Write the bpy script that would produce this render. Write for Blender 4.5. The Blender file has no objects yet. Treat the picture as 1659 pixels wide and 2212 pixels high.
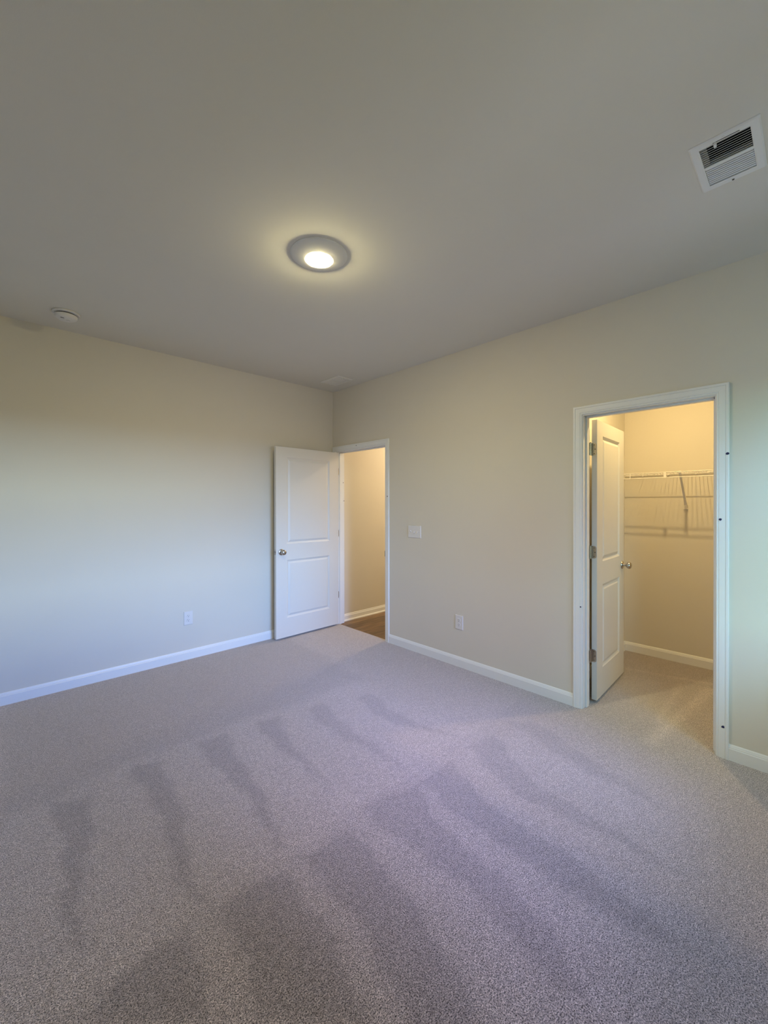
import bpy, bmesh, math, random
import numpy as np
from mathutils import Vector, Matrix

S = bpy.context.scene
COL = S.collection

# ---------------------------------------------------------------- camera
cam_d = bpy.data.cameras.new('camera')
cam = bpy.data.objects.new('camera', cam_d)
COL.objects.link(cam)
YAW, PITCH, ROLL = math.radians(43.8933), math.radians(-0.1809), math.radians(-0.0417)
fwd = Vector((math.sin(YAW)*math.cos(PITCH), math.cos(YAW)*math.cos(PITCH), math.sin(PITCH)))
rgt = Vector((math.cos(YAW), -math.sin(YAW), 0))
upv = rgt.cross(fwd)
r2 = rgt*math.cos(ROLL) + upv*math.sin(ROLL)
u2 = upv*math.cos(ROLL) - rgt*math.sin(ROLL)
CAM_LOC = Vector((-2.9667, -3.9648, 1.4204))
cam.matrix_world = Matrix(((r2.x, u2.x, -fwd.x, CAM_LOC.x), (r2.y, u2.y, -fwd.y, CAM_LOC.y),
                           (r2.z, u2.z, -fwd.z, CAM_LOC.z), (0, 0, 0, 1)))
cam_d.sensor_fit = 'VERTICAL'
cam_d.sensor_height = 36.0
cam_d.lens = 36.0*889.508/2212
cam_d.shift_y = -14.397/2212
cam_d.clip_start = 0.02
S.camera = cam

# ---------------------------------------------------------------- light and exposure
H = 2.75                      # ceiling height
WIN = dict(x0=-2.10, x1=-0.50, z0=0.72, z1=2.14, y=-4.45)     # window opening in the front wall
S.view_settings.view_transform = 'Standard'
S.view_settings.look = 'None'
S.view_settings.exposure = 0.0
S.view_settings.gamma = 1.0
S.view_settings.use_curve_mapping = False
BED_LAMP, HALL_LAMP, CLOSET_LAMP = ((580.0, 492.0, 262.0), (470.0, 352.0, 210.0), (3700.0, 2620.0, 1140.0))

w = bpy.data.worlds.new('world'); S.world = w; w.use_nodes = True
nt = w.node_tree; nt.nodes.clear()
out = nt.nodes.new('ShaderNodeOutputWorld'); bg = nt.nodes.new('ShaderNodeBackground')
tc = nt.nodes.new('ShaderNodeTexCoord'); sx = nt.nodes.new('ShaderNodeSeparateXYZ')
# invented sky: colours per direction, fitted to give the room's walls their tones.
# rows: elevation bands (below the horizon, low, middle, high, overhead); columns: compass, from beyond the window's left to its right
OUTSIDE = [[(1.17, 1.86, 1.58), (0.0, 0.0, 0.0), (1.93, 2.0, 2.11), (0.77, 0.75, 0.0)],
           [(5.04, 12.57, 12.06), (1.81, 1.79, 0.0), (12.27, 18.84, 29.6), (22.12, 32.02, 40.34)],
           [(8.32, 16.57, 23.63), (1.88, 0.0, 0.0), (9.72, 19.49, 40.07), (3.66, 11.18, 32.65)],
           [(5.4, 5.74, 2.7), (1.59, 4.35, 7.04), (12.15, 12.5, 25.69), (0.0, 0.0, 1.68)],
           [(0.0, 1.05, 4.62), (0.0, 1.05, 4.62), (0.0, 1.05, 4.62), (0.0, 1.05, 4.62)]]
def wmath(op, a, b_, c=None):
    n = nt.nodes.new('ShaderNodeMath'); n.operation = op
    for i, v in enumerate((a, b_, c)):
        if v is None: continue
        if isinstance(v, (int, float)): n.inputs[i].default_value = v
        else: nt.links.new(v, n.inputs[i])
    return n.outputs[0]
nt.links.new(tc.outputs['Generated'], sx.inputs[0])
flat_ = nt.nodes.new('ShaderNodeVectorMath'); flat_.operation = 'MULTIPLY'; flat_.inputs[1].default_value = (1, 1, 0)
unit_ = nt.nodes.new('ShaderNodeVectorMath'); unit_.operation = 'NORMALIZE'; s2 = nt.nodes.new('ShaderNodeSeparateXYZ')
nt.links.new(tc.outputs['Generated'], flat_.inputs[0]); nt.links.new(flat_.outputs[0], unit_.inputs[0]); nt.links.new(unit_.outputs[0], s2.inputs[0])
azf = wmath('MULTIPLY_ADD', s2.outputs['X'], 0.5, 0.5)
SCALE = 60.0
def band(cols):
    r = nt.nodes.new('ShaderNodeValToRGB'); el = r.color_ramp.elements
    pos = [(-0.77, 0), (-0.67, 1), (-0.38, 1), (-0.28, 2), (0.10, 2), (0.20, 3)]
    while len(el) < len(pos): el.new(0.5)
    for k, (x, i) in enumerate(pos):
        el[k].position = (x+1)/2; el[k].color = (*[c/SCALE for c in cols[i]], 1)
    nt.links.new(azf, r.inputs[0]); return r.outputs[0]
cur = band(OUTSIDE[0])
for k, (z, hw_) in enumerate(((0.0, 0.01), (0.12, 0.02), (0.35, 0.05), (0.72, 0.06))):
    t_ = nt.nodes.new('ShaderNodeMapRange'); t_.interpolation_type = 'SMOOTHSTEP'
    t_.inputs[1].default_value = z-hw_; t_.inputs[2].default_value = z+hw_; nt.links.new(sx.outputs['Z'], t_.inputs[0])
    mixn = nt.nodes.new('ShaderNodeMix'); mixn.data_type = 'RGBA'
    nt.links.new(t_.outputs[0], mixn.inputs[0]); nt.links.new(cur, mixn.inputs[6]); nt.links.new(band(OUTSIDE[k+1]), mixn.inputs[7]); cur = mixn.outputs[2]
nt.links.new(cur, bg.inputs[0]); nt.links.new(bg.outputs[0], out.inputs[0])
bg.inputs[1].default_value = SCALE
pd = bpy.data.lights.new('window_portal', 'AREA'); pd.shape = 'RECTANGLE'
pd.size = WIN['x1']-WIN['x0']; pd.size_y = WIN['z1']-WIN['z0']; pd.cycles.is_portal = True
po = bpy.data.objects.new('window_portal', pd); COL.objects.link(po)
po.location = ((WIN['x0']+WIN['x1'])/2, WIN['y']+0.01, (WIN['z0']+WIN['z1'])/2)
po.rotation_euler = (math.radians(90), 0, 0)      # area lamps shine along -Z: here +Y, into the room
S.cycles.use_denoising = True
S.cycles.max_bounces = 12; S.cycles.diffuse_bounces = 8
S.cycles.sample_clamp_indirect = 6.0

# ---------------------------------------------------------------- materials
def mat(name, color=(0.8, 0.8, 0.8), rough=0.5, metal=0.0, spec=0.5):
    m = bpy.data.materials.new(name); m.use_nodes = True
    b = m.node_tree.nodes['Principled BSDF']
    b.inputs['Base Color'].default_value = (*color, 1); b.inputs['Roughness'].default_value = rough
    b.inputs['Metallic'].default_value = metal; b.inputs['Specular IOR Level'].default_value = spec
    return m, m.node_tree, b

def add_bump(nt, b, scale, strength, dist, detail=2.0):
    t = nt.nodes.new('ShaderNodeTexCoord'); n = nt.nodes.new('ShaderNodeTexNoise'); bp = nt.nodes.new('ShaderNodeBump')
    n.inputs['Scale'].default_value = scale; n.inputs['Detail'].default_value = detail
    bp.inputs['Strength'].default_value = strength; bp.inputs['Distance'].default_value = dist
    nt.links.new(t.outputs['Object'], n.inputs['Vector']); nt.links.new(n.outputs['Fac'], bp.inputs['Height'])
    nt.links.new(bp.outputs[0], b.inputs['Normal'])

def painted(name, color, rough, scale, strength, spec=0.3):
    m, nt, b = mat(name, color, rough, 0, spec)
    add_bump(nt, b, scale, strength, 0.001)
    # faint mottling of the paint itself
    t = nt.nodes.new('ShaderNodeTexCoord'); n = nt.nodes.new('ShaderNodeTexNoise'); r = nt.nodes.new('ShaderNodeMapRange')
    mx = nt.nodes.new('ShaderNodeMix'); mx.data_type = 'RGBA'; mx.blend_type = 'MULTIPLY'
    n.inputs['Scale'].default_value = 3.0; n.inputs['Detail'].default_value = 3
    r.inputs[3].default_value = 0.985; r.inputs[4].default_value = 1.015
    mx.inputs[0].default_value = 1.0; mx.inputs[6].default_value = (*color, 1)
    nt.links.new(t.outputs['Object'], n.inputs[0]); nt.links.new(n.outputs['Fac'], r.inputs[0])
    nt.links.new(r.outputs[0], mx.inputs[7]); nt.links.new(mx.outputs[2], b.inputs['Base Color'])
    return m

M_WALL = painted('wall_paint', (0.68, 0.65, 0.58), 0.75, 260, 0.12)
M_CEIL = painted('ceiling_paint', (0.70, 0.69, 0.64), 0.95, 300, 0.15, 0.1)
M_TRIM = painted('trim_paint', (0.80, 0.82, 0.83), 0.38, 40, 0.03, 0.5)
M_DOOR = painted('door_paint', (0.70, 0.69, 0.66), 0.36, 60, 0.04, 0.5)
M_PLASTIC = painted('white_plastic', (0.72, 0.71, 0.71), 0.4, 30, 0.0, 0.5)
M_VENT = painted('vent_enamel', (0.77, 0.79, 0.80), 0.45, 30, 0.0, 0.5)
M_VENTP = painted('painted_vent', (0.75, 0.745, 0.70), 0.6, 30, 0.0, 0.3)
M_WIRE = painted('shelf_vinyl', (0.82, 0.80, 0.76), 0.4, 30, 0.0, 0.5)
M_DARK, _, _ = mat('dark_cavity', (0.012, 0.012, 0.012), 0.8)
M_SCREW, _, _ = mat('screw_metal', (0.10, 0.095, 0.09), 0.4, 0.8)
M_TAPE, _, _ = mat('navy_marker', (0.008, 0.010, 0.07), 0.6)
M_GAPEDGE, _, _ = mat('tack_strip', (0.55, 0.43, 0.33), 0.8)
M_NICKEL, nt, b = mat('satin_nickel', (0.50, 0.47, 0.43), 0.27, 1.0)
add_bump(nt, b, 400, 0.03, 0.001)

# carpet: cut-pile yarn with vacuum strokes ("nap" attribute: which way the pile lies)
M_CARPET, nt, b = mat('carpet', (0.4, 0.37, 0.36), 1.0, 0, 0.05)
N = nt.nodes; L = nt.links
geo = N.new('ShaderNodeTexCoord')
warp = N.new('ShaderNodeTexNoise'); warp.inputs['Scale'].default_value = 55; warp.inputs['Detail'].default_value = 2
wm = N.new('ShaderNodeVectorMath'); wm.operation = 'MULTIPLY_ADD'
wm.inputs[1].default_value = (0.018, 0.018, 0.0)
L.new(geo.outputs['Object'], warp.inputs['Vector']); L.new(warp.outputs['Color'], wm.inputs[0]); L.new(geo.outputs['Object'], wm.inputs[2])
def noise(scale, detail, rough=0.5, src=None):
    n = N.new('ShaderNodeTexNoise'); n.inputs['Scale'].default_value = scale; n.inputs['Detail'].default_value = detail
    n.inputs['Roughness'].default_value = rough
    L.new(src or geo.outputs['Object'], n.inputs['Vector']); return n
vo = N.new('ShaderNodeTexVoronoi'); vo.inputs['Scale'].default_value = 150
L.new(wm.outputs[0], vo.inputs['Vector'])
n1 = noise(260, 2.0, 0.65); n2 = noise(48, 3.0); n3 = noise(9, 2.0)
def mrange(src, a, b_, c, d):
    r = N.new('ShaderNodeMapRange'); r.inputs[1].default_value = a; r.inputs[2].default_value = b_
    r.inputs[3].default_value = c; r.inputs[4].default_value = d; L.new(src, r.inputs[0]); return r.outputs[0]
def mul(a, b_):
    m = N.new('ShaderNodeMath'); m.operation = 'MULTIPLY'; L.new(a, m.inputs[0]); L.new(b_, m.inputs[1]); return m.outputs[0]
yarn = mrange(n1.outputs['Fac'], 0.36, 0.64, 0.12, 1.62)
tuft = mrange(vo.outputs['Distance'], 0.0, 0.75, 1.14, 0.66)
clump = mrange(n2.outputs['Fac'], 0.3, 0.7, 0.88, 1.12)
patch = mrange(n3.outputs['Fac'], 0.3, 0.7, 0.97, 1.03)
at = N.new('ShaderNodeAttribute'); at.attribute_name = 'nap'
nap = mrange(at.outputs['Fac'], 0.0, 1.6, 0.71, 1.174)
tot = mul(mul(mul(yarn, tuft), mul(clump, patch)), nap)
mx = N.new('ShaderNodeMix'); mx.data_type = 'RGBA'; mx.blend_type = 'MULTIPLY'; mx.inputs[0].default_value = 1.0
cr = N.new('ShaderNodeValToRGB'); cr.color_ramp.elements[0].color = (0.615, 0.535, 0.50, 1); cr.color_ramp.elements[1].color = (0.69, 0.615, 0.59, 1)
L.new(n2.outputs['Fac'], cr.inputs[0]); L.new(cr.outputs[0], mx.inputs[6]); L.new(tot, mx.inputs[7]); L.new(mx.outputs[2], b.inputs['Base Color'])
bp = N.new('ShaderNodeBump'); bp.inputs['Strength'].default_value = 0.55; bp.inputs['Distance'].default_value = 0.006
L.new(mul(yarn, tuft), bp.inputs['Height']); L.new(bp.outputs[0], b.inputs['Normal'])

b.inputs['Sheen Weight'].default_value = 0.9; b.inputs['Sheen Roughness'].default_value = 0.38; b.inputs['Sheen Tint'].default_value = (1.0, 0.97, 0.97, 1)

# hall floor: brown wood-look planks running along x
M_WOOD, nt, b = mat('wood_planks', (0.2, 0.13, 0.08), 0.42, 0, 0.4)
N = nt.nodes; L = nt.links
geo = N.new('ShaderNodeTexCoord'); br = N.new('ShaderNodeTexBrick')
br.inputs['Scale'].default_value = 1.0; br.inputs['Brick Width'].default_value = 1.2; br.inputs['Row Height'].default_value = 0.155
br.inputs['Mortar Size'].default_value = 0.0015; br.offset = 0.37
br.inputs['Color1'].default_value = (0.215, 0.135, 0.080, 1); br.inputs['Color2'].default_value = (0.125, 0.080, 0.050, 1); br.inputs['Mortar'].default_value = (0.03, 0.02, 0.012, 1)
L.new(geo.outputs['Object'], br.inputs['Vector'])
mp = N.new('ShaderNodeMapping'); mp.inputs['Scale'].default_value = (2.2, 26, 1); L.new(geo.outputs['Object'], mp.inputs[0])
gn = N.new('ShaderNodeTexNoise'); gn.inputs['Scale'].default_value = 1.6; gn.inputs['Detail'].default_value = 6; gn.inputs['Distortion'].default_value = 0.6
L.new(mp.outputs[0], gn.inputs['Vector'])
r = N.new('ShaderNodeMapRange'); r.inputs[1].default_value = 0.3; r.inputs[2].default_value = 0.7; r.inputs[3].default_value = 0.50; r.inputs[4].default_value = 1.45
L.new(gn.outputs['Fac'], r.inputs[0])
mx = N.new('ShaderNodeMix'); mx.data_type = 'RGBA'; mx.blend_type = 'MULTIPLY'; mx.inputs[0].default_value = 1.0
L.new(br.outputs[0], mx.inputs[6]); L.new(r.outputs[0], mx.inputs[7]); L.new(mx.outputs[2], b.inputs['Base Color'])

def lamp_material(name, strength):
    m, nt, b = mat(name, (0.9, 0.9, 0.88), 0.4)
    b.inputs['Emission Color'].default_value = (*[c/max(max(strength), 1e-6) for c in strength], 1); b.inputs['Emission Strength'].default_value = max(strength)
    return m

# ---------------------------------------------------------------- mesh helpers
def box(bm, a, b_, bevel=0.0, seg=2, taper=None):
    x0, y0, z0 = (min(a[i], b_[i]) for i in range(3)); x1, y1, z1 = (max(a[i], b_[i]) for i in range(3))
    vs = [bm.verts.new((x, y, z)) for x in (x0, x1) for y in (y0, y1) for z in (z0, z1)]
    fs = [bm.faces.new([vs[i] for i in q]) for q in ((0, 1, 3, 2), (4, 6, 7, 5), (0, 4, 5, 1), (2, 3, 7, 6), (0, 2, 6, 4), (1, 5, 7, 3))]
    if bevel:
        es = {e_ for f in fs for e_ in f.edges}
        bmesh.ops.bevel(bm, geom=list(es), offset=bevel, segments=seg, profile=0.5, affect='EDGES')

def lathe(bm, prof, axis='z', seg=40, center=(0, 0, 0)):
    c = Vector(center); rings = []
    def P(r, h, a):
        u, v = r*math.cos(a), r*math.sin(a)
        return c + {'z': Vector((u, v, h)), 'y': Vector((u, h, v)), 'x': Vector((h, u, v))}[axis]
    for r, h in prof:
        if r < 1e-6: rings.append([bm.verts.new(P(0, h, 0))])
        else: rings.append([bm.verts.new(P(r, h, 2*math.pi*i/seg)) for i in range(seg)])
    for A, B in zip(rings, rings[1:]):
        for i in range(seg):
            j = (i+1) % seg
            a = [A[i], A[j]] if len(A) > 1 else [A[0]]
            b_ = [B[j], B[i]] if len(B) > 1 else [B[0]]
            if len(a)+len(b_) > 2: bm.faces.new(a+b_)

def tube(bm, p, q, r, seg=8):
    p, q = Vector(p), Vector(q); d = (q-p).normalized()
    u = d.orthogonal().normalized(); v = d.cross(u); R = []
    for c in (p, q): R.append([bm.verts.new(c + u*r*math.cos(2*math.pi*i/seg) + v*r*math.sin(2*math.pi*i/seg)) for i in range(seg)])
    for i in range(seg): bm.faces.new((R[0][i], R[0][(i+1) % seg], R[1][(i+1) % seg], R[1][i]))
    bm.faces.new(R[0][::-1]); bm.faces.new(R[1])

def obj(name, bm, m, parent=None, smooth=None, loc=None, rot=None):
    bmesh.ops.recalc_face_normals(bm, faces=bm.faces)
    me = bpy.data.meshes.new(name); bm.to_mesh(me); bm.free()
    o = bpy.data.objects.new(name, me); COL.objects.link(o); me.materials.append(m)
    if parent: o.parent = parent
    if loc: o.location = loc
    if rot: o.rotation_euler = rot
    if smooth is not None:
        for p in me.polygons: p.use_smooth = True
        me.set_sharp_from_angle(angle=math.radians(smooth))
    return o

def tag(o, label=None, cat=None, group=None, kind=None):
    for k, v in (('label', label), ('category', cat), ('group', group), ('kind', kind)):
        if v: o[k] = v
    return o

def thing(name, label, cat, loc=(0, 0, 0), rot=(0, 0, 0), group=None, kind=None):
    o = bpy.data.objects.new(name, None); COL.objects.link(o); o.location = loc; o.rotation_euler = rot
    o.empty_display_size = 0.1
    return tag(o, label, cat, group, kind)

B = bmesh.new
T = 0.115                               # partition thickness (trim face to trim face)
XL, YF, XH, YC = -4.25, WIN['y'], 2.9, -4.45   # left wall, front wall, hall end, closet right wall
# door openings in the right wall: jamb faces
E0, E1, ETOP = -0.075, -0.898, 2.030    # entry
C0, C1, CTOP = -2.869, -3.583, 2.030    # closet
J = 0.018

# ---------------------------------------------------------------- room shell
bm = B(); box(bm, (XL-0.12, 0, -0.05), (XH+0.1, 0.12, H+0.1))
tag(obj('wall_back', bm, M_WALL), 'long plain greige wall behind the open hall door', 'wall', kind='structure')
bm = B()
TX = T - 0.0
for y0, y1, z0, z1 in ((0, E0+J, -0.05, H), (E0+J, E1-J, ETOP+J, H), (E1-J, C0+J, -0.05, H), (C0+J, C1-J, CTOP+J, H), (C1-J, YF, -0.05, H)):
    box(bm, (0, y0, z0), (T, y1, z1))
bmesh.ops.remove_doubles(bm, verts=bm.verts, dist=1e-5)
tag(obj('wall_right', bm, M_WALL), 'greige wall holding the hall doorway and the closet doorway', 'wall', kind='structure')
bm = B(); box(bm, (XL-0.12, 0, -0.05), (XL, YF-0.14, H+0.1))
tag(obj('wall_left', bm, M_WALL), 'greige wall left of the camera', 'wall', kind='structure')
bm = B()
yo = YF-0.14
box(bm, (XL, YF, -0.05), (WIN['x0'], yo, H)); box(bm, (WIN['x1'], YF, -0.05), (T, yo, H))
box(bm, (WIN['x0'], YF, -0.05), (WIN['x1'], yo, WIN['z0'])); box(bm, (WIN['x0'], YF, WIN['z1']), (WIN['x1'], yo, H))
tag(obj('wall_front', bm, M_WALL), 'greige window wall behind the camera', 'wall', kind='structure')
# closet and hall enclosure
bm = B(); box(bm, (T, -2.70, -0.05), (1.60, -2.60, H)); tag(obj('wall_closet_left', bm, M_WALL), 'closet side wall behind the open closet door', 'wall', kind='structure')
bm = B(); box(bm, (1.50, -2.70, -0.05), (1.60, YC, H)); tag(obj('wall_closet_back', bm, M_WALL), 'closet rear wall carrying the wire shelf', 'wall', kind='structure')
bm = B(); box(bm, (T, YC, -0.05), (1.60, YC-0.1, H)); tag(obj('wall_closet_right', bm, M_WALL), 'far right side wall of the closet', 'wall', kind='structure')
bm = B(); box(bm, (T, -1.20, -0.05), (XH, -1.30, H)); tag(obj('wall_hall_right', bm, M_WALL), 'hallway wall opposite the long greige wall', 'wall', kind='structure')
bm = B(); box(bm, (XH, 0, -0.05), (XH+0.1, -1.30, H)); tag(obj('wall_hall_end', bm, M_WALL), 'end wall of the hallway', 'wall', kind='structure')

# ceiling with the two vent openings left free
VENTS = [(-0.915, -3.740, 0.0, 0.245, 0.145), (-0.2525, -0.4105, math.pi/2, 0.245, 0.145)]
xs = sorted([XL-0.1, XH+0.1, -0.915-0.1225, -0.915+0.1225, -0.2525-0.0725, -0.2525+0.0725])
ys = sorted([0.1, YF-0.14, -3.740-0.0725, -3.740+0.0725, -0.4105-0.1225, -0.4105+0.1225])
bm = B()
for i in range(5):
    for j in range(5):
        cx, cy = (xs[i]+xs[i+1])/2, (ys[j]+ys[j+1])/2
        if (abs(cx+0.915) < 0.05 and abs(cy+3.74) < 0.03) or (abs(cx+0.2525) < 0.03 and abs(cy+0.4105) < 0.05): continue
        box(bm, (xs[i], ys[j], H), (xs[i+1], ys[j+1], H+0.1))
bmesh.ops.remove_doubles(bm, verts=bm.verts, dist=1e-5)
tag(obj('ceiling', bm, M_CEIL), 'flat matte ceiling', 'ceiling', kind='structure')

# carpet floor: bedroom and closet are one carpet, the bedroom part is a fine grid that stores how the nap lies
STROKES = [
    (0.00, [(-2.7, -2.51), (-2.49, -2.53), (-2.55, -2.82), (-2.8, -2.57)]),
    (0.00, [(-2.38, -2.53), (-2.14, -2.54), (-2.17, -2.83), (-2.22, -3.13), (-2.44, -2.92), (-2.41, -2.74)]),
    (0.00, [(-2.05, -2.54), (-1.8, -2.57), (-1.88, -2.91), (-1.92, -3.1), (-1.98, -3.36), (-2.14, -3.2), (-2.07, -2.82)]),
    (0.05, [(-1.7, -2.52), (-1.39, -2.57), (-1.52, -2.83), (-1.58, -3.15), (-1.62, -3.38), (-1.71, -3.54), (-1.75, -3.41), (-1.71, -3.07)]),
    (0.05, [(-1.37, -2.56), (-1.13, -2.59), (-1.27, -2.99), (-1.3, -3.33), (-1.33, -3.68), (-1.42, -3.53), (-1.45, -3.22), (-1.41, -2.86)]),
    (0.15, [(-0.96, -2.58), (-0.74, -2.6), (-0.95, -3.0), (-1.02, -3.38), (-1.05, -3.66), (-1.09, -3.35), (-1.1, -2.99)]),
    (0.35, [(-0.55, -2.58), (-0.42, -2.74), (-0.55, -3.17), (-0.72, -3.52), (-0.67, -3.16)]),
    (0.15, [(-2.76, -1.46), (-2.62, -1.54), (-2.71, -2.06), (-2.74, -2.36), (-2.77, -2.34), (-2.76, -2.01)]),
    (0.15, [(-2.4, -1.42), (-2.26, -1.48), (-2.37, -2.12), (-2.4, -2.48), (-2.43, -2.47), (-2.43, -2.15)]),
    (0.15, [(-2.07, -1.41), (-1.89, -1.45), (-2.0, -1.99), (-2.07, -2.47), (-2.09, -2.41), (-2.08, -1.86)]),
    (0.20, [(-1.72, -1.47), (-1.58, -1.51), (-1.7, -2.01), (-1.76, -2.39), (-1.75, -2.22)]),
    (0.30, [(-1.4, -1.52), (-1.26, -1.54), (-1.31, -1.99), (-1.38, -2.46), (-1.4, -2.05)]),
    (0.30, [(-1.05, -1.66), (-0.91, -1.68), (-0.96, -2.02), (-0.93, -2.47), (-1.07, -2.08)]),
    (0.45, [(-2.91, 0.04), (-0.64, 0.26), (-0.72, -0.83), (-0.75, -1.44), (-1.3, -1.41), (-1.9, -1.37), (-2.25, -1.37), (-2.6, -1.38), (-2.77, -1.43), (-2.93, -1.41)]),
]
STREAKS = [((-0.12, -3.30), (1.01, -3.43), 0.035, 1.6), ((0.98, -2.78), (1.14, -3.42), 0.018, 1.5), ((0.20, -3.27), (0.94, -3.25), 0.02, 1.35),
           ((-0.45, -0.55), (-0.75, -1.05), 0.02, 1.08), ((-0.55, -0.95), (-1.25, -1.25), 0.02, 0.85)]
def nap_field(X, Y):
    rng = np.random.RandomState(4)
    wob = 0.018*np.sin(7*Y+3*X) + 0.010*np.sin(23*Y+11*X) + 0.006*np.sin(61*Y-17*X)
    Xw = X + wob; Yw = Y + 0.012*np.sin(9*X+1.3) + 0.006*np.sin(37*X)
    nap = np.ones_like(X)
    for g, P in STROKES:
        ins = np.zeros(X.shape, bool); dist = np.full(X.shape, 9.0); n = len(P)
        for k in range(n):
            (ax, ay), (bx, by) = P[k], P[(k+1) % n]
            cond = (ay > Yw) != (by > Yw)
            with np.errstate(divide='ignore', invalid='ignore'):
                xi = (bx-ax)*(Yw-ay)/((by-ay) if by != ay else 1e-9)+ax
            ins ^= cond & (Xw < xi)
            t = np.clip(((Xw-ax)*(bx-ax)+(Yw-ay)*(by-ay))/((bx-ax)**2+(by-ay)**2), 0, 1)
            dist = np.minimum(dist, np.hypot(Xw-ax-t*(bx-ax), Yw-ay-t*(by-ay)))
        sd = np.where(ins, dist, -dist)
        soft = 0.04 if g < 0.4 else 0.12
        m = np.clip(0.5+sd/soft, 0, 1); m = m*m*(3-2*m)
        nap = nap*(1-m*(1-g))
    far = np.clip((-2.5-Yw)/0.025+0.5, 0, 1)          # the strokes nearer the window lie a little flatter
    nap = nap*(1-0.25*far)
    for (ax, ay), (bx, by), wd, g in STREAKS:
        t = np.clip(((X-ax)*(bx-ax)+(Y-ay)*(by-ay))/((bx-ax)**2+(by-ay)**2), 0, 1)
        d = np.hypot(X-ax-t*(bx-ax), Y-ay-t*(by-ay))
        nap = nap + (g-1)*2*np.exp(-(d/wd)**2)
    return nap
def carpet_grid(x0, x1, y0, y1, step, verts, faces, naps):
    nx, ny = int(round((x1-x0)/step)), int(round((y1-y0)/step)); base = len(verts)
    gx, gy = np.meshgrid(np.linspace(x0, x1, nx+1), np.linspace(y0, y1, ny+1))
    naps.extend(nap_field(gx, gy).ravel().tolist())
    verts.extend([(a, b_, 0.0) for a, b_ in zip(gx.ravel().tolist(), gy.ravel().tolist())])
    for j in range(ny):
        for i in range(nx):
            k = base+j*(nx+1)+i; faces.append((k, k+1, k+nx+2, k+nx+1))
V_, F_, A_ = [], [], []
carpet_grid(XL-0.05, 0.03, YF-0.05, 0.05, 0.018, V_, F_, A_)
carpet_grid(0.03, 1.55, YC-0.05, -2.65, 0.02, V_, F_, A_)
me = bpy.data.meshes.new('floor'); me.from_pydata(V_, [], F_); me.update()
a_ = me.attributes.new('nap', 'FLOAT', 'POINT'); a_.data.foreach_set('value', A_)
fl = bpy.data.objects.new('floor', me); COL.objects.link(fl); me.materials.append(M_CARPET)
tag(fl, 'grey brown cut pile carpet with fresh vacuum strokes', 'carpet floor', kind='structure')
bm = B(); box(bm, (0.03, -2.60, -0.06), (XH, 0.02, -0.012)); tag(obj('floor_hall', bm, M_WOOD), 'brown wood plank floor of the hallway', 'wood floor', kind='structure')
bm = B(); box(bm, (0.022, E1, -0.02), (0.038, E0, -0.001), 0.003)
tag(obj('trim_3', bm, M_GAPEDGE), 'tan bound carpet edge at the hall doorway', 'carpet edge', kind='structure')

# ---------------------------------------------------------------- baseboards
BP = [(0, 0), (0.013, 0), (0.013, 0.064), (0.0105, 0.068), (0.0105, 0.072), (0.0085, 0.0755), (0.006, 0.083), (0.003, 0.087), (0, 0.087)]
SHOE = [(0, 0), (0.026, 0), (0.026, 0.008), (0.022, 0.016), (0.0135, 0.019), (0.013, 0.062), (0.012, 0.064), (0.009, 0.068), (0.005, 0.084), (0, 0.086)]
def run(bm, p, q, n, prof, z=0.0, m0=0, m1=0):
    """extrude a profile along p->q on the floor; n points into the room; m = mitre (+1 inside corner)"""
    p, q, n = Vector(p), Vector(q), Vector(n); d = (q-p).normalized(); R = []
    for c, s in ((p, m0), (q, -m1)):
        R.append([bm.verts.new((c.x+n.x*t+d.x*s*t, c.y+n.y*t+d.y*s*t, z+h)) for t, h in prof])
    k = len(prof)
    for i in range(k): bm.faces.new((R[0][i], R[0][(i+1) % k], R[1][(i+1) % k], R[1][i]))
    bm.faces.new(R[0]); bm.faces.new(R[1][::-1])
def baseboard(name, label, runs, prof=BP, z=0.0):
    bm = B()
    for r_ in runs: run(bm, *r_[:3], prof, z, *r_[3:])
    return tag(obj(name, bm, M_TRIM), label, 'baseboard', kind='structure')
baseboard('baseboard_back', 'white baseboard along the long greige wall', [((XL, 0), (0, 0), (0, -1), 1, 1)])
baseboard('baseboard_right', 'white baseboard between the hall doorway and the closet doorway', [((0, -0.960), (0, -2.808), (-1, 0), 0, 0)])
baseboard('baseboard_right.001', 'short white baseboard right of the closet doorway', [((0, -3.646), (0, YF), (-1, 0), 0, 1)])
baseboard('baseboard_left', 'white baseboard of the unseen left wall', [((XL, YF), (XL, 0), (1, 0), 1, 1)])
baseboard('baseboard_front', 'white baseboard under the window', [((0, YF), (XL, YF), (0, 1), 1, 1)])
baseboard('baseboard_closet', 'white baseboard inside the closet', [((T, -2.70), (1.50, -2.70), (0, -1), 0, 1), ((1.50, -2.70), (1.50, YC), (-1, 0), 1, 1)])
baseboard('baseboard_hall', 'white baseboard with shoe moulding along the hallway floor', [((T, 0), (XH, 0), (0, -1), 0, 1)], SHOE, -0.012)

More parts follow.
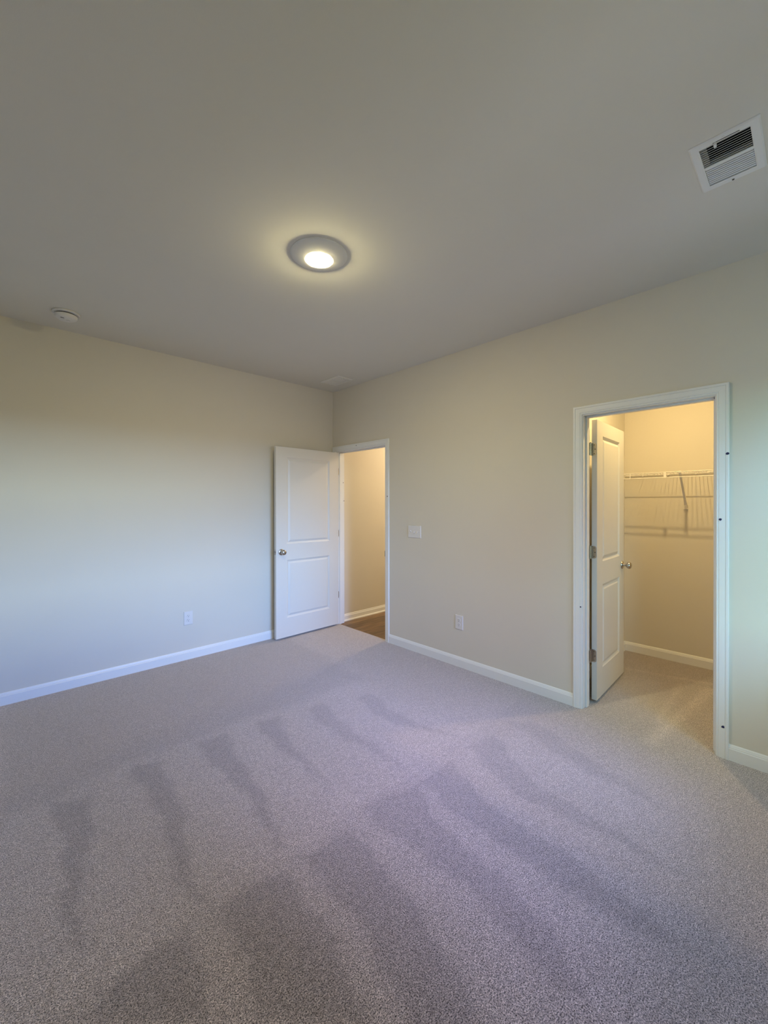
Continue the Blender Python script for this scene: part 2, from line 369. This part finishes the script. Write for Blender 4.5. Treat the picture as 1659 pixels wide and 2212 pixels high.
# ---------------------------------------------------------------- door casings and jambs
CP = [(0, 0), (0, 0.006), (0.003, 0.0095), (0.008, 0.0105), (0.011, 0.0085), (0.014, 0.0120), (0.030, 0.0135), (0.041, 0.0140), (0.0425, 0.0125), (0.0445, 0.0165), (0.054, 0.0170), (0.058, 0.0145), (0.058, 0)]
def casing(bm, yl, yr, zt, x=0.0, sx_=-1, z0=0.0, prof=CP):
    R = []
    for c in range(4):
        ring = []
        for w_, t in prof:
            y = yl+w_ if c < 2 else yr-w_
            z = (z0 if c in (0, 3) else zt+w_)
            ring.append(bm.verts.new((x+sx_*t, y, z)))
        R.append(ring)
    k = len(prof)
    for A, C_ in zip(R, R[1:]):
        for i in range(k-1): bm.faces.new((A[i], A[i+1], C_[i+1], C_[i]))
        bm.faces.new((A[k-1], A[0], C_[0], C_[k-1]))
    bm.faces.new(R[0]); bm.faces.new(R[3][::-1])
def doorway(name, label, y0, y1, zt, stop_x, zj):
    t = thing(name, label, 'door frame', kind='structure')
    bm = B(); casing(bm, y0+0.006, y1-0.006, zt+0.006); obj('casing', bm, M_TRIM, t)
    bm = B(); box(bm, (0, y0+J, zj), (T, y0, zt), 0.0012, 1); obj('jamb', bm, M_TRIM, t)
    bm = B(); box(bm, (0, y1-J, zj), (T, y1, zt), 0.0012, 1); obj('jamb', bm, M_TRIM, t)
    bm = B(); box(bm, (0, y0+J, zt), (T, y1-J, zt+J), 0.0012, 1); obj('head_jamb', bm, M_TRIM, t)
    bm = B(); s0, s1 = stop_x
    box(bm, (s0, y0-0.011, zj), (s1, y0, zt), 0.0025, 2); box(bm, (s0, y1, zj), (s1, y1+0.011, zt), 0.0025, 2); box(bm, (s0, y0, zt-0.011), (s1, y1, zt), 0.0025, 2)
    obj('door_stop', bm, M_TRIM, t)
    return t
tr1 = doorway('trim_1', 'white painted frame around the hall doorway in the corner', E0, E1, ETOP, (0.038, 0.072), -0.005)
tr2 = doorway('trim_2', 'white painted frame around the lit closet doorway', C0, C1, CTOP, (0.038, 0.076), 0.0)
bm = B(); box(bm, (-0.0075, E1-0.001, 0.878), (0.036, E1+0.0016, 0.936), 0.001, 1); obj('strike_plate', bm, M_NICKEL, tr1)

# ---------------------------------------------------------------- doors
PANELS = [(1.000-0.02, 1.915-0.02), (0.222-0.02, 0.832-0.02)]
def door_slab(bm, w_, h, t, inset=0.128):
    loops = [(0, 0), (0.003, 0.0025), (0.018, 0.0100), (0.021, 0.0100), (0.038, 0.0025), (0.042, 0.0015)]
    xs_ = [0, inset, w_-inset, w_]; zs_ = [0, PANELS[1][0], PANELS[1][1], PANELS[0][0], PANELS[0][1], h]
    for side, yy, s in ((0, 0.0, 1), (1, t, -1)):
        for i in range(3):
            for j in range(5):
                x0, x1, z0, z1 = xs_[i], xs_[i+1], zs_[j], zs_[j+1]
                def ring(d, dep): return [bm.verts.new(p) for p in ((x0+d, yy+s*dep, z0+d), (x1-d, yy+s*dep, z0+d), (x1-d, yy+s*dep, z1-d), (x0+d, yy+s*dep, z1-d))]
                if i == 1 and j in (1, 3):
                    rs = [ring(*l) for l in loops]
                    for A, C_ in zip(rs, rs[1:]):
                        for k in range(4): bm.faces.new((A[k], A[(k+1) % 4], C_[(k+1) % 4], C_[k]))
                    bm.faces.new(rs[-1])
                else: bm.faces.new(ring(0, 0))
    for q in (((0, 0, 0), (0, t, 0), (0, t, h), (0, 0, h)), ((w_, 0, 0), (w_, t, 0), (w_, t, h), (w_, 0, h)), ((0, 0, 0), (w_, 0, 0), (w_, t, 0), (0, t, 0)), ((0, 0, h), (w_, 0, h), (w_, t, h), (0, t, h))):
        bm.faces.new([bm.verts.new(p) for p in q])
    bmesh.ops.remove_doubles(bm, verts=bm.verts, dist=1e-4)
    edges = [e_ for e_ in bm.edges if len(e_.link_faces) == 2 and e_.calc_face_angle(0) > 1.2 and
             all((abs(v.co.x) < 1e-4 or abs(v.co.x-w_) < 1e-4 or abs(v.co.z) < 1e-4 or abs(v.co.z-h) < 1e-4) for v in e_.verts)]
    bmesh.ops.bevel(bm, geom=edges, offset=0.0015, segments=2, profile=0.5, affect='EDGES')

def knob(parent, x, y, z, s):
    """lever-free round passage knob with its rose, pointing along s*y"""
    bm = B(); lathe(bm, [(0, 0), (0.0315, 0), (0.0325, s*0.003), (0.031, s*0.007), (0.024, s*0.011), (0.014, s*0.013), (0, s*0.013)], 'y')
    k = obj('door_knob', bm, M_NICKEL, parent, 35, (x, y, z))
    bm = B(); lathe(bm, [(0.0115, s*0.011), (0.0105, s*0.020), (0.011, s*0.030), (0.017, s*0.034), (0.0245, s*0.040), (0.0275, s*0.048), (0.0275, s*0.056), (0.0245, s*0.064), (0.017, s*0.069), (0.008, s*0.0705), (0, s*0.0705)], 'y')
    obj('knob_ball', bm, M_NICKEL, k, 50)
    bm = B(); box(bm, (-0.0045, s*0.0700, -0.0012), (0.0045, s*0.0716, 0.0012)); obj('privacy_slot', bm, M_SCREW, k)
    return k

def rounded_leaf(bm, x0, x1, y0, y1, z0, z1, axis, r_=0.0155, round_hi=True):
    """thin plate with the two outer corners rounded. axis 'x': plate lies in the y-z plane, 'y': in the x-z plane"""
    u0, u1 = (y0, y1) if axis == 'x' else (x0, x1)
    pts = []
    def arc(cu, cz, a0, a1):
        for i in range(7):
            a = math.radians(a0+(a1-a0)*i/6); pts.append((cu+r_*math.cos(a), cz+r_*math.sin(a)))
    if u1 > u0:
        pts += [(u0, z0)]; arc(u1-r_, z0+r_, -90, 0); arc(u1-r_, z1-r_, 0, 90); pts += [(u0, z1)]
    else:
        pts += [(u0, z0)]; arc(u1+r_, z0+r_, -90, -180); arc(u1+r_, z1-r_, 180, 90); pts += [(u0, z1)]
    ts = (x0, x1) if axis == 'x' else (y0, y1)
    R = [[bm.verts.new((t, u, z) if axis == 'x' else (u, t, z)) for u, z in pts] for t in ts]
    n = len(pts)
    bm.faces.new(R[0]); bm.faces.new(R[1][::-1])
    for i in range(n): bm.faces.new((R[0][i], R[0][(i+1) % n], R[1][(i+1) % n], R[1][i]))

def hinge(parent, zc, pin, leaf_door, leaf_jamb):
    """pin (x,y) of the knuckle; leaves: (x0,x1,y0,y1,axis) in the parent's frame"""
    hh = 0.0445
    bm = B()
    for k in range(5): lathe(bm, [(0, zc-hh+k*0.0178), (0.0062, zc-hh+k*0.0178), (0.0062, zc-hh+k*0.0178+0.0170), (0, zc-hh+k*0.0178+0.0170)], 'z', 16, (pin[0], pin[1], 0))
    lathe(bm, [(0, zc+hh), (0.0045, zc+hh), (0.0058, zc+hh+0.003), (0.003, zc+hh+0.006), (0, zc+hh+0.0065)], 'z', 14, (pin[0], pin[1], 0))
    h_ = obj('hinge', bm, M_NICKEL, parent, 40)
    for nm, lf in (('door_leaf', leaf_door), ('jamb_leaf', leaf_jamb)):
        bm = B(); rounded_leaf(bm, *lf[:4], zc-hh, zc+hh, lf[4]); o = obj(nm, bm, M_NICKEL, h_)
    lf = leaf_door; bm = B()
    for k, (f, dz) in enumerate(((0.55, 0.031), (0.72, 0.0), (0.55, -0.031))):
        if lf[4] == 'x': c = (min(lf[0], lf[1])-0.0002, lf[2]+(lf[3]-lf[2])*f, zc+dz); lathe(bm, [(0, -0.0006), (0.0034, -0.0006), (0.0034, 0.001)], 'x', 12, c)
    if len(bm.verts): obj('screws', bm, M_SCREW, h_)
    else: bm.free()

# hall door: local frame, x runs from the hinge edge to the free edge, front face (seen) at local y=0, facing -y
def make_door(name, label, loc, ang, w_, mirror):
    d = thing(name, label, 'door', loc, (0, 0, ang), kind='structure')
    h = 2.0; bm = B(); door_slab(bm, w_, h, 0.035)
    if mirror:
        for v in bm.verts: v.co.x = -v.co.x
    sg = -1 if mirror else 1
    obj('door_panel', bm, M_DOOR, d)
    knob(d, sg*(w_-0.060), 0.0, 0.900, -1); knob(d, sg*(w_-0.060), 0.035, 0.900, 1)
    bm = B(); box(bm, (sg*(w_+0.0008), 0.005, 0.872), (sg*(w_-0.001), 0.030, 0.928), 0.0003, 1)
    box(bm, (sg*(w_+0.009), 0.012, 0.888), (sg*(w_-0.001), 0.024, 0.912), 0.002, 1); obj('latch_plate', bm, M_NICKEL, d)
    return d
EX, EY = -0.008, -0.119; FX, FY = -0.826, -0.131
ang1 = math.atan2(-(FY-EY), -(FX-EX))
d1 = make_door('door_1', 'white two panel door standing open against the long wall', (EX, EY, 0.020), ang1, 0.817, True)
for zc in (1.785, 1.055, 0.328):
    hinge(d1, zc, (0.000, 0.045), (0.0002, 0.0022, 0.040, 0.006, 'x'), (0.004, 0.040, 0.0420, 0.0438, 'y'))
CX, CY = 0.152, -2.906; GX, GY = 0.846, -2.880
ang2 = math.atan2(GY-CY, GX-CX)
d2 = make_door('door_2', 'white two panel door standing open inside the lit closet', (CX, CY, 0.020), ang2, 0.694, False)
for zc in (1.790, 1.055, 0.315):
    hinge(d2, zc, (-0.024, 0.036), (-0.0020, 0.0, 0.037, 0.003, 'x'), (-0.030, -0.062, 0.0360, 0.0376, 'y'))
    bm = B(); box(bm, (-0.026, 0.033, zc-0.0445), (0.0, 0.0348, zc+0.0445)); obj('hinge_bridge', bm, M_NICKEL, d2)

# ---------------------------------------------------------------- window (behind the camera)
wn = thing('window_1', 'white framed window in the wall behind the camera', 'window', ((WIN['x0']+WIN['x1'])/2, YF-0.07, WIN['z0']), kind='structure')
hw, hh_ = (WIN['x1']-WIN['x0'])/2, WIN['z1']-WIN['z0']
bm = B()
box(bm, (-hw, -0.03, 0), (-hw+0.05, 0.03, hh_), 0.003); box(bm, (hw-0.05, -0.03, 0), (hw, 0.03, hh_), 0.003)
box(bm, (-hw+0.05, -0.03, 0), (hw-0.05, 0.03, 0.05), 0.003); box(bm, (-hw+0.05, -0.03, hh_-0.05), (hw-0.05, 0.03, hh_), 0.003)
box(bm, (-0.035, -0.03, 0.05), (0.035, 0.03, hh_-0.05), 0.003)
obj('window_frame', bm, M_TRIM, wn)
for x in (-hw/2, hw/2):
    bm = B(); box(bm, (x-hw/2+0.03, -0.012, hh_/2-0.02), (x+hw/2-0.03, 0.012, hh_/2+0.02), 0.002); obj('meeting_rail', bm, M_TRIM, wn)
bm = B(); box(bm, (-hw-0.03, 0.05, -0.022), (hw+0.03, 0.13, 0.0), 0.004); obj('window_sill', bm, M_TRIM, wn)

# ---------------------------------------------------------------- ceiling lights
def ceiling_lamp(label, x, y, strength, rl=0.067, drop=0.016, group=None):
    t = thing('ceiling_light', label, 'ceiling light', (x, y, H), group=group)
    bm = B(); lathe(bm, [(0.150, 0), (0.150, -0.004), (0.146, -0.0075), (0.138, -0.010), (rl+0.010, -0.029), (rl+0.004, -0.030), (rl, -0.028), (rl, -0.020)], 'z', 72)
    obj('trim_ring', bm, M_VENTP, t, 40)
    bm = B(); prof = [(rl-0.0005, -0.022)] + [((rl-0.0005)*math.cos(a), -0.022-drop*math.sin(a)) for a in [math.radians(9*k) for k in range(1, 10)]] + [(0, -0.0225-drop)]
    lathe(bm, prof, 'z', 48); obj('lens', bm, lamp_material('lamp_lens', strength), t, 60)
    return t
ceiling_lamp('glowing round flush ceiling light in the middle of the bedroom ceiling', -1.690, -2.140, BED_LAMP, 0.067, 0.0255)
ceiling_lamp('nearer round flush ceiling light in the hallway just beyond the doorway', 1.30, -0.68, HALL_LAMP, 0.067, 0.007)
ceiling_lamp('added unseen fill light farther down the hallway', 2.45, -0.62, HALL_LAMP, 0.067, 0.007)  # extra lamp added out of view to lift the lower hall wall
ceiling_lamp('round flush ceiling light on the closet ceiling', 0.57, -3.225, CLOSET_LAMP, 0.026, 0.007)

# ---------------------------------------------------------------- smoke detector
sd = thing('smoke_detector', 'round white smoke detector on the ceiling near the long wall', 'smoke detector', (-2.572, -0.372, H))
bm = B(); lathe(bm, [(0, 0), (0.078, 0), (0.080, -0.003), (0.080, -0.011), (0.077, -0.014), (0.064, -0.015), (0, -0.015)], 'z', 56); obj('mounting_ring', bm, M_PLASTIC, sd, 35)
bm = B(); lathe(bm, [(0.055, -0.014), (0.055, -0.021), (0.066, -0.022), (0.066, -0.032), (0.060, -0.042), (0.046, -0.050), (0.020, -0.053), (0, -0.053)], 'z', 56); hs = obj('housing', bm, M_PLASTIC, sd, 35)
bm = B(); lathe(bm, [(0.0535, -0.0145), (0.058, -0.0150), (0.058, -0.0212), (0.0535, -0.0216)], 'z', 56); obj('sensor_slot', bm, M_DARK, sd)
bm = B(); lathe(bm, [(0, -0.0525), (0.012, -0.0525), (0.012, -0.0560), (0, -0.0565)], 'z', 24, (0.012, -0.006, 0)); obj('test_button', bm, M_PLASTIC, sd, 35)
bm = B(); box(bm, (-0.034, -0.034, -0.0500), (-0.014, -0.030, -0.0525)); obj('sound_slit', bm, M_DARK, sd)

# ---------------------------------------------------------------- ceiling vents (louvres run along local y)
def make_vent(label, x, y, rot, closed=False):
    M_V = M_VENTP if closed else M_VENT
    t = thing('ceiling_vent', label, 'vent', (x, y, H), (0, 0, rot))
    ax, ay, bx, by = 0.1225, 0.0725, 0.153, 0.101
    bm = B()
    rings = [(bx, by, 0.0), (bx, by, -0.003), (bx-0.005, by-0.005, -0.0075), (ax+0.004, ay+0.004, -0.0075), (ax, ay, -0.0060), (ax, ay, -0.0005)]
    R = [[bm.verts.new((sx_*a, sy_*b_, z)) for sx_, sy_ in ((-1, -1), (1, -1), (1, 1), (-1, 1))] for a, b_, z in rings]
    for A, C_ in zip(R, R[1:]):
        for k in range(4): bm.faces.new((A[k], A[(k+1) % 4], C_[(k+1) % 4], C_[k]))
    box(bm, (-0.006, -ay, -0.0065), (0.006, ay, -0.0030))
    obj('frame', bm, M_V, t)
    bm = B()
    for q in (((-ax, -ay), (ax, -ay)), ((ax, -ay), (ax, ay)), ((ax, ay), (-ax, ay)), ((-ax, ay), (-ax, -ay))):
        (p0, p1), (q0, q1) = q
        bm.faces.new([bm.verts.new(p) for p in ((p0*1.002, p1*1.002, -0.0004), (q0*1.002, q1*1.002, -0.0004), (q0*1.002, q1*1.002, 0.16), (p0*1.002, p1*1.002, 0.16))])
    bm.faces.new([bm.verts.new(p) for p in ((-ax*1.002, -ay*1.002, 0.16), (ax*1.002, -ay*1.002, 0.16), (ax*1.002, ay*1.002, 0.16), (-ax*1.002, ay*1.002, 0.16))])
    obj('duct_box', bm, M_DARK, t)
    for side in (-1, 1):
        for k in range(9):
            cx = side*(0.0135+0.0126*k); s = 1 if closed else side
            bm = B(); hwid = 0.0052 if closed else 0.0046 if side < 0 else 0.0029; c, sn = math.cos(math.radians(36)), math.sin(math.radians(36))
            u = Vector((c, 0, -s*sn)); n_ = Vector((s*sn, 0, c))
            cc = Vector((cx, 0, -0.0020)); vs = []
            for yv in (-ay+0.001, ay-0.001):
                for a, b_ in ((-hwid, -0.0006), (hwid, -0.0006), (hwid, 0.0006), (-hwid, 0.0006)):
                    p = cc+u*a+n_*b_; vs.append(bm.verts.new((p.x, yv, p.z)))
            for k2 in range(4): bm.faces.new((vs[k2], vs[(k2+1) % 4], vs[4+(k2+1) % 4], vs[4+k2]))
            bm.faces.new(vs[:4][::-1]); bm.faces.new(vs[4:])
            obj('louvre', bm, M_V, t)
    bm = B(); box(bm, (-ax-0.0105, -0.045, -0.0080), (-ax-0.0075, 0.030, -0.0072)); obj('lever_slot', bm, M_V if closed else M_DARK, t)
    bm = B(); box(bm, (-ax-0.011, 0.020, -0.020), (-ax+0.004, 0.028, -0.0078), 0.0015); obj('damper_lever', bm, M_V, t)
    for x_ in (-bx+0.012, bx-0.012):
        bm = B(); lathe(bm, [(0, -0.0098), (0.0035, -0.0094), (0.0045, -0.0075)], 'z', 16, (x_, 0, 0)); obj('screw', bm, M_SCREW if x_ > 0 and not closed else M_V, t, 40)
    return t
make_vent('white louvred ceiling vent with a damper lever, top right above the closet', -0.915, -3.740, 0.0)
make_vent('pale ceiling vent painted like the ceiling, in the far corner above the hall door', -0.2525, -0.4105, math.pi/2, True)

# ---------------------------------------------------------------- electrical plates (built facing -y, then turned)
def plate(bm, w_, h, t=0.0065):
    R = [[bm.verts.new((sx_*a, -d, sz*b_)) for sx_, sz in ((-1, -1), (1, -1), (1, 1), (-1, 1))] for a, b_, d in ((w_/2, h/2, 0), (w_/2, h/2, 0.002), (w_/2-0.0035, h/2-0.0035, t), (w_/2-0.006, h/2-0.006, t))]
    for A, C_ in zip(R, R[1:]):
        for k in range(4): bm.faces.new((A[k], A[(k+1) % 4], C_[(k+1) % 4], C_[k]))
    bm.faces.new(R[-1]); bm.faces.new(R[0][::-1])
def outlet(label, loc, rot):
    t = thing('wall_outlet', label, 'outlet', loc, (0, 0, rot))
    bm = B(); plate(bm, 0.079, 0.124); obj('cover_plate', bm, M_PLASTIC, t)
    for dz in (0.0195, -0.0195):
        bm = B()
        pts = [(0.0172*math.cos(a), max(-0.0142, min(0.0142, 0.0172*math.sin(a)))) for a in [2*math.pi*k/40 for k in range(40)]]
        R = [[bm.verts.new((p[0]*s, -d, dz+p[1]*s)) for p in pts] for s, d in ((1, 0.006), (1, 0.0080), (0.94, 0.0088))]
        for A, C_ in zip(R, R[1:]):
            for k in range(40): bm.faces.new((A[k], A[(k+1) % 40], C_[(k+1) % 40], C_[k]))
        bm.faces.new(R[-1]); rc = obj('receptacle', bm, M_PLASTIC, t)
        bm = B()
        box(bm, (-0.0074, -0.0090, dz+0.0000), (-0.0054, -0.0086, dz+0.0085)); box(bm, (0.0054, -0.0090, dz+0.0010), (0.0074, -0.0086, dz+0.0075))
        lathe(bm, [(0, -0.0090), (0.0028, -0.0090), (0.0028, -0.0086)], 'y', 12, (0, 0, dz-0.0075))
        obj('slots', bm, M_DARK, rc)
    bm = B(); lathe(bm, [(0, -0.0080), (0.0028, -0.0077), (0.0034, -0.0064)], 'y', 14); obj('screw', bm, M_PLASTIC, t, 40)
    return t
outlet('white outlet low on the long wall left of the open door', (-1.645, -0.0002, 0.378), 0)
outlet('white outlet low on the wall between the two doorways', (-0.0002, -1.830, 0.386), -math.pi/2)
sw = thing('light_switch', 'white three toggle switch plate beside the hall doorway', 'light switch', (-0.0002, -1.308, 1.153), (0, 0, -math.pi/2))
bm = B(); plate(bm, 0.165, 0.118); obj('cover_plate', bm, M_PLASTIC, sw)
for k, updown in ((-1, 1), (0, -1), (1, -1)):
    bm = B(); box(bm, (-0.0055, 0.0005, -0.0125), (0.0055, -0.0010, 0.0125), 0.0006, 1); b0 = obj('toggle_switch', bm, M_PLASTIC, sw, None, (k*0.046, -0.0065, 0))
    bm = B()
    rings = [(0.0045, 0.0060, 0.0), (0.0040, 0.0048, 0.009), (0.0036, 0.0040, 0.014)]
    R = [[bm.verts.new((sx_*a, -d*0.80, sz*c_+updown*d*0.62)) for sx_, sz in ((-1, -1), (1, -1), (1, 1), (-1, 1))] for a, c_, d in rings]
    for A, C_ in zip(R, R[1:]):
        for q in range(4): bm.faces.new((A[q], A[(q+1) % 4], C_[(q+1) % 4], C_[q]))
    bm.faces.new(R[-1]); obj('lever', bm, M_PLASTIC, b0)
    for dz in (0.030, -0.030):
        bm = B(); lathe(bm, [(0, -0.0080), (0.0028, -0.0077), (0.0034, -0.0064)], 'y', 14, (k*0.046, 0, dz)); obj('screw', bm, M_PLASTIC, sw, 40)

# ---------------------------------------------------------------- closet wire shelf
ZS, XF, XB = 1.690, 1.200, 1.488
sh = thing('wire_shelf', 'white ventilated wire shelf across the closet rear wall', 'shelf', (0, 0, 0))
yA, yB_ = -2.712, YC+0.01
bm = B()
y = yA-0.012
while y > yB_:
    tube(bm, (XF, y, ZS+0.003), (XB, y, ZS+0.003), 0.0014, 6); y -= 0.0254
obj('deck_wires', bm, M_WIRE, sh, 60)
bm = B(); tube(bm, (XF, yA, ZS), (XF, yB_, ZS), 0.0032, 10); tube(bm, (XF, yA, ZS-0.045), (XF, yB_, ZS-0.045), 0.0032, 10); obj('front_lip', bm, M_WIRE, sh, 60)
bm = B(); tube(bm, (1.345, yA, ZS-0.001), (1.345, yB_, ZS-0.001), 0.0028, 10); obj('middle_rod', bm, M_WIRE, sh, 60)
bm = B(); tube(bm, (XB, yA, ZS), (XB, yB_, ZS), 0.0032, 10); obj('back_rod', bm, M_WIRE, sh, 60)
for yy in (-2.86, -3.06, -3.26, -3.46, -3.80, -4.10):
    bm = B(); box(bm, (XB-0.006, yy-0.007, ZS-0.012), (1.500, yy+0.007, ZS+0.008), 0.002); obj('wall_clip', bm, M_WIRE, sh)
bm = B(); box(bm, (XF-0.005, -3.084, ZS-0.049), (XF-0.001, -3.104, ZS+0.004), 0.001, 1); obj('lip_joiner', bm, M_WIRE, sh)
bm = B(); box(bm, (XF-0.006, yA+0.010, ZS-0.052), (XF+0.055, yA-0.003, ZS+0.010), 0.002); obj('end_bracket', bm, M_WIRE, sh)
bm = B(); box(bm, (XF-0.006, -2.826, ZS-0.048), (XF-0.001, -2.832, ZS+0.003)); obj('lip_joiner', bm, M_WIRE, sh)
br_ = B()
P0, P1 = Vector((XF-0.004, -3.200, ZS-0.006)), Vector((1.487, -3.190, 1.412))
d_ = (P1-P0).normalized(); sdv = Vector((0, 1, 0)); nv = d_.cross(sdv).normalized()
def strap(bm, pts, w0, t0):
    R = []
    for p, wd in pts:
        R.append([bm.verts.new(p+sdv*a*wd+nv*b_*t0) for a, b_ in ((-1, -1), (1, -1), (1, 1), (-1, 1))])
    for A, C_ in zip(R, R[1:]):
        for k in range(4): bm.faces.new((A[k], A[(k+1) % 4], C_[(k+1) % 4], C_[k]))
    bm.faces.new(R[0][::-1]); bm.faces.new(R[-1])
L_ = (P1-P0).length
strap(br_, [(P0-d_*0.01, 0.0105), (P0+d_*0.02, 0.0100), (P0+d_*0.05, 0.0078), (P0+d_*L_*0.75, 0.0082), (P0+d_*(L_-0.03), 0.0095), (P0+d_*(L_-0.012), 0.0120), (P1, 0.0110)], 1, 0.0045)
sb = obj('support_bracket', br_, M_WIRE, sh)
bm = B(); box(bm, (1.482, -3.200, 1.376), (1.500, -3.180, 1.414), 0.003); box(bm, (1.478, -3.206, 1.372), (1.500, -3.174, 1.378), 0.002); obj('anchor', bm, M_WIRE, sb)
bm = B(); box(bm, (XF-0.012, -3.209, ZS-0.012), (XF-0.001, -3.191, ZS+0.006), 0.002); obj('rail_hook', bm, M_WIRE, sb)

# ---------------------------------------------------------------- navy touch-up marks stuck on the door frames
rng = random.Random(11)
def mark(label, loc, axis, size):
    """axis: direction the surface faces, 'x' = -x (room side), 'y' = -y (jamb face)"""
    bm = B(); n = 7; ph = rng.uniform(0, 6); pts = []
    for k in range(n):
        a = ph+2*math.pi*k/n; r_ = size*0.5*rng.uniform(0.72, 1.15); pts.append((r_*math.cos(a)*1.05, r_*math.sin(a)))
    R = [[bm.verts.new((-d, p[0]*s, p[1]*s) if axis == 'x' else (p[0]*s, -d, p[1]*s)) for p in pts] for s, d in ((1, 0.0), (1, 0.0006), (0.8, 0.0010))]
    for A, C_ in zip(R, R[1:]):
        for k in range(n): bm.faces.new((A[k], A[(k+1) % n], C_[(k+1) % n], C_[k]))
    bm.faces.new(R[-1]); bm.faces.new(R[0][::-1])
    tag(obj('tape_mark', bm, M_TAPE, None, None, loc), label, 'tape mark', 'small navy tape marks on the door frames')
FX_ = -0.0142
mark('tiny navy tape mark on the head of the hall door frame', (FX_, -0.450, 2.072), 'x', 0.010)
mark('tiny navy tape mark on the hall frame\'s left jamb, the upper of two', (0.100, E0-0.0002, 1.675), 'y', 0.011)
mark('tiny navy tape mark on the hall frame\'s left jamb, the lower of two', (0.108, E0-0.0002, 1.458), 'y', 0.012)
mark('tiny navy tape mark on the right side of the hall door frame', (-0.0165, -0.948, 1.500), 'x', 0.013)
mark('navy tape mark high on the right side of the closet door frame', (-0.0172, -3.641, 1.698), 'x', 0.015)
mark('navy tape mark at mid height on the right side of the closet door frame', (-0.0140, -3.610, 1.333), 'x', 0.015)
mark('navy tape mark near the floor on the right side of the closet door frame', (-0.0143, -3.622, 0.176), 'x', 0.015)
mark('small dark mark on the closet\'s left jamb just below the top hinge', (0.095, C0-0.0002, 1.737), 'y', 0.010)
mark('small dark mark on the closet\'s left jamb, upper one above the middle hinge', (0.095, C0-0.0002, 1.449), 'y', 0.010)
mark('small dark mark on the closet\'s left jamb right above the middle hinge', (0.095, C0-0.0002, 1.175), 'y', 0.010)
mark('small dark mark on the left closet casing below the middle hinge', (-0.0110, C0+0.014, 0.707), 'x', 0.010)
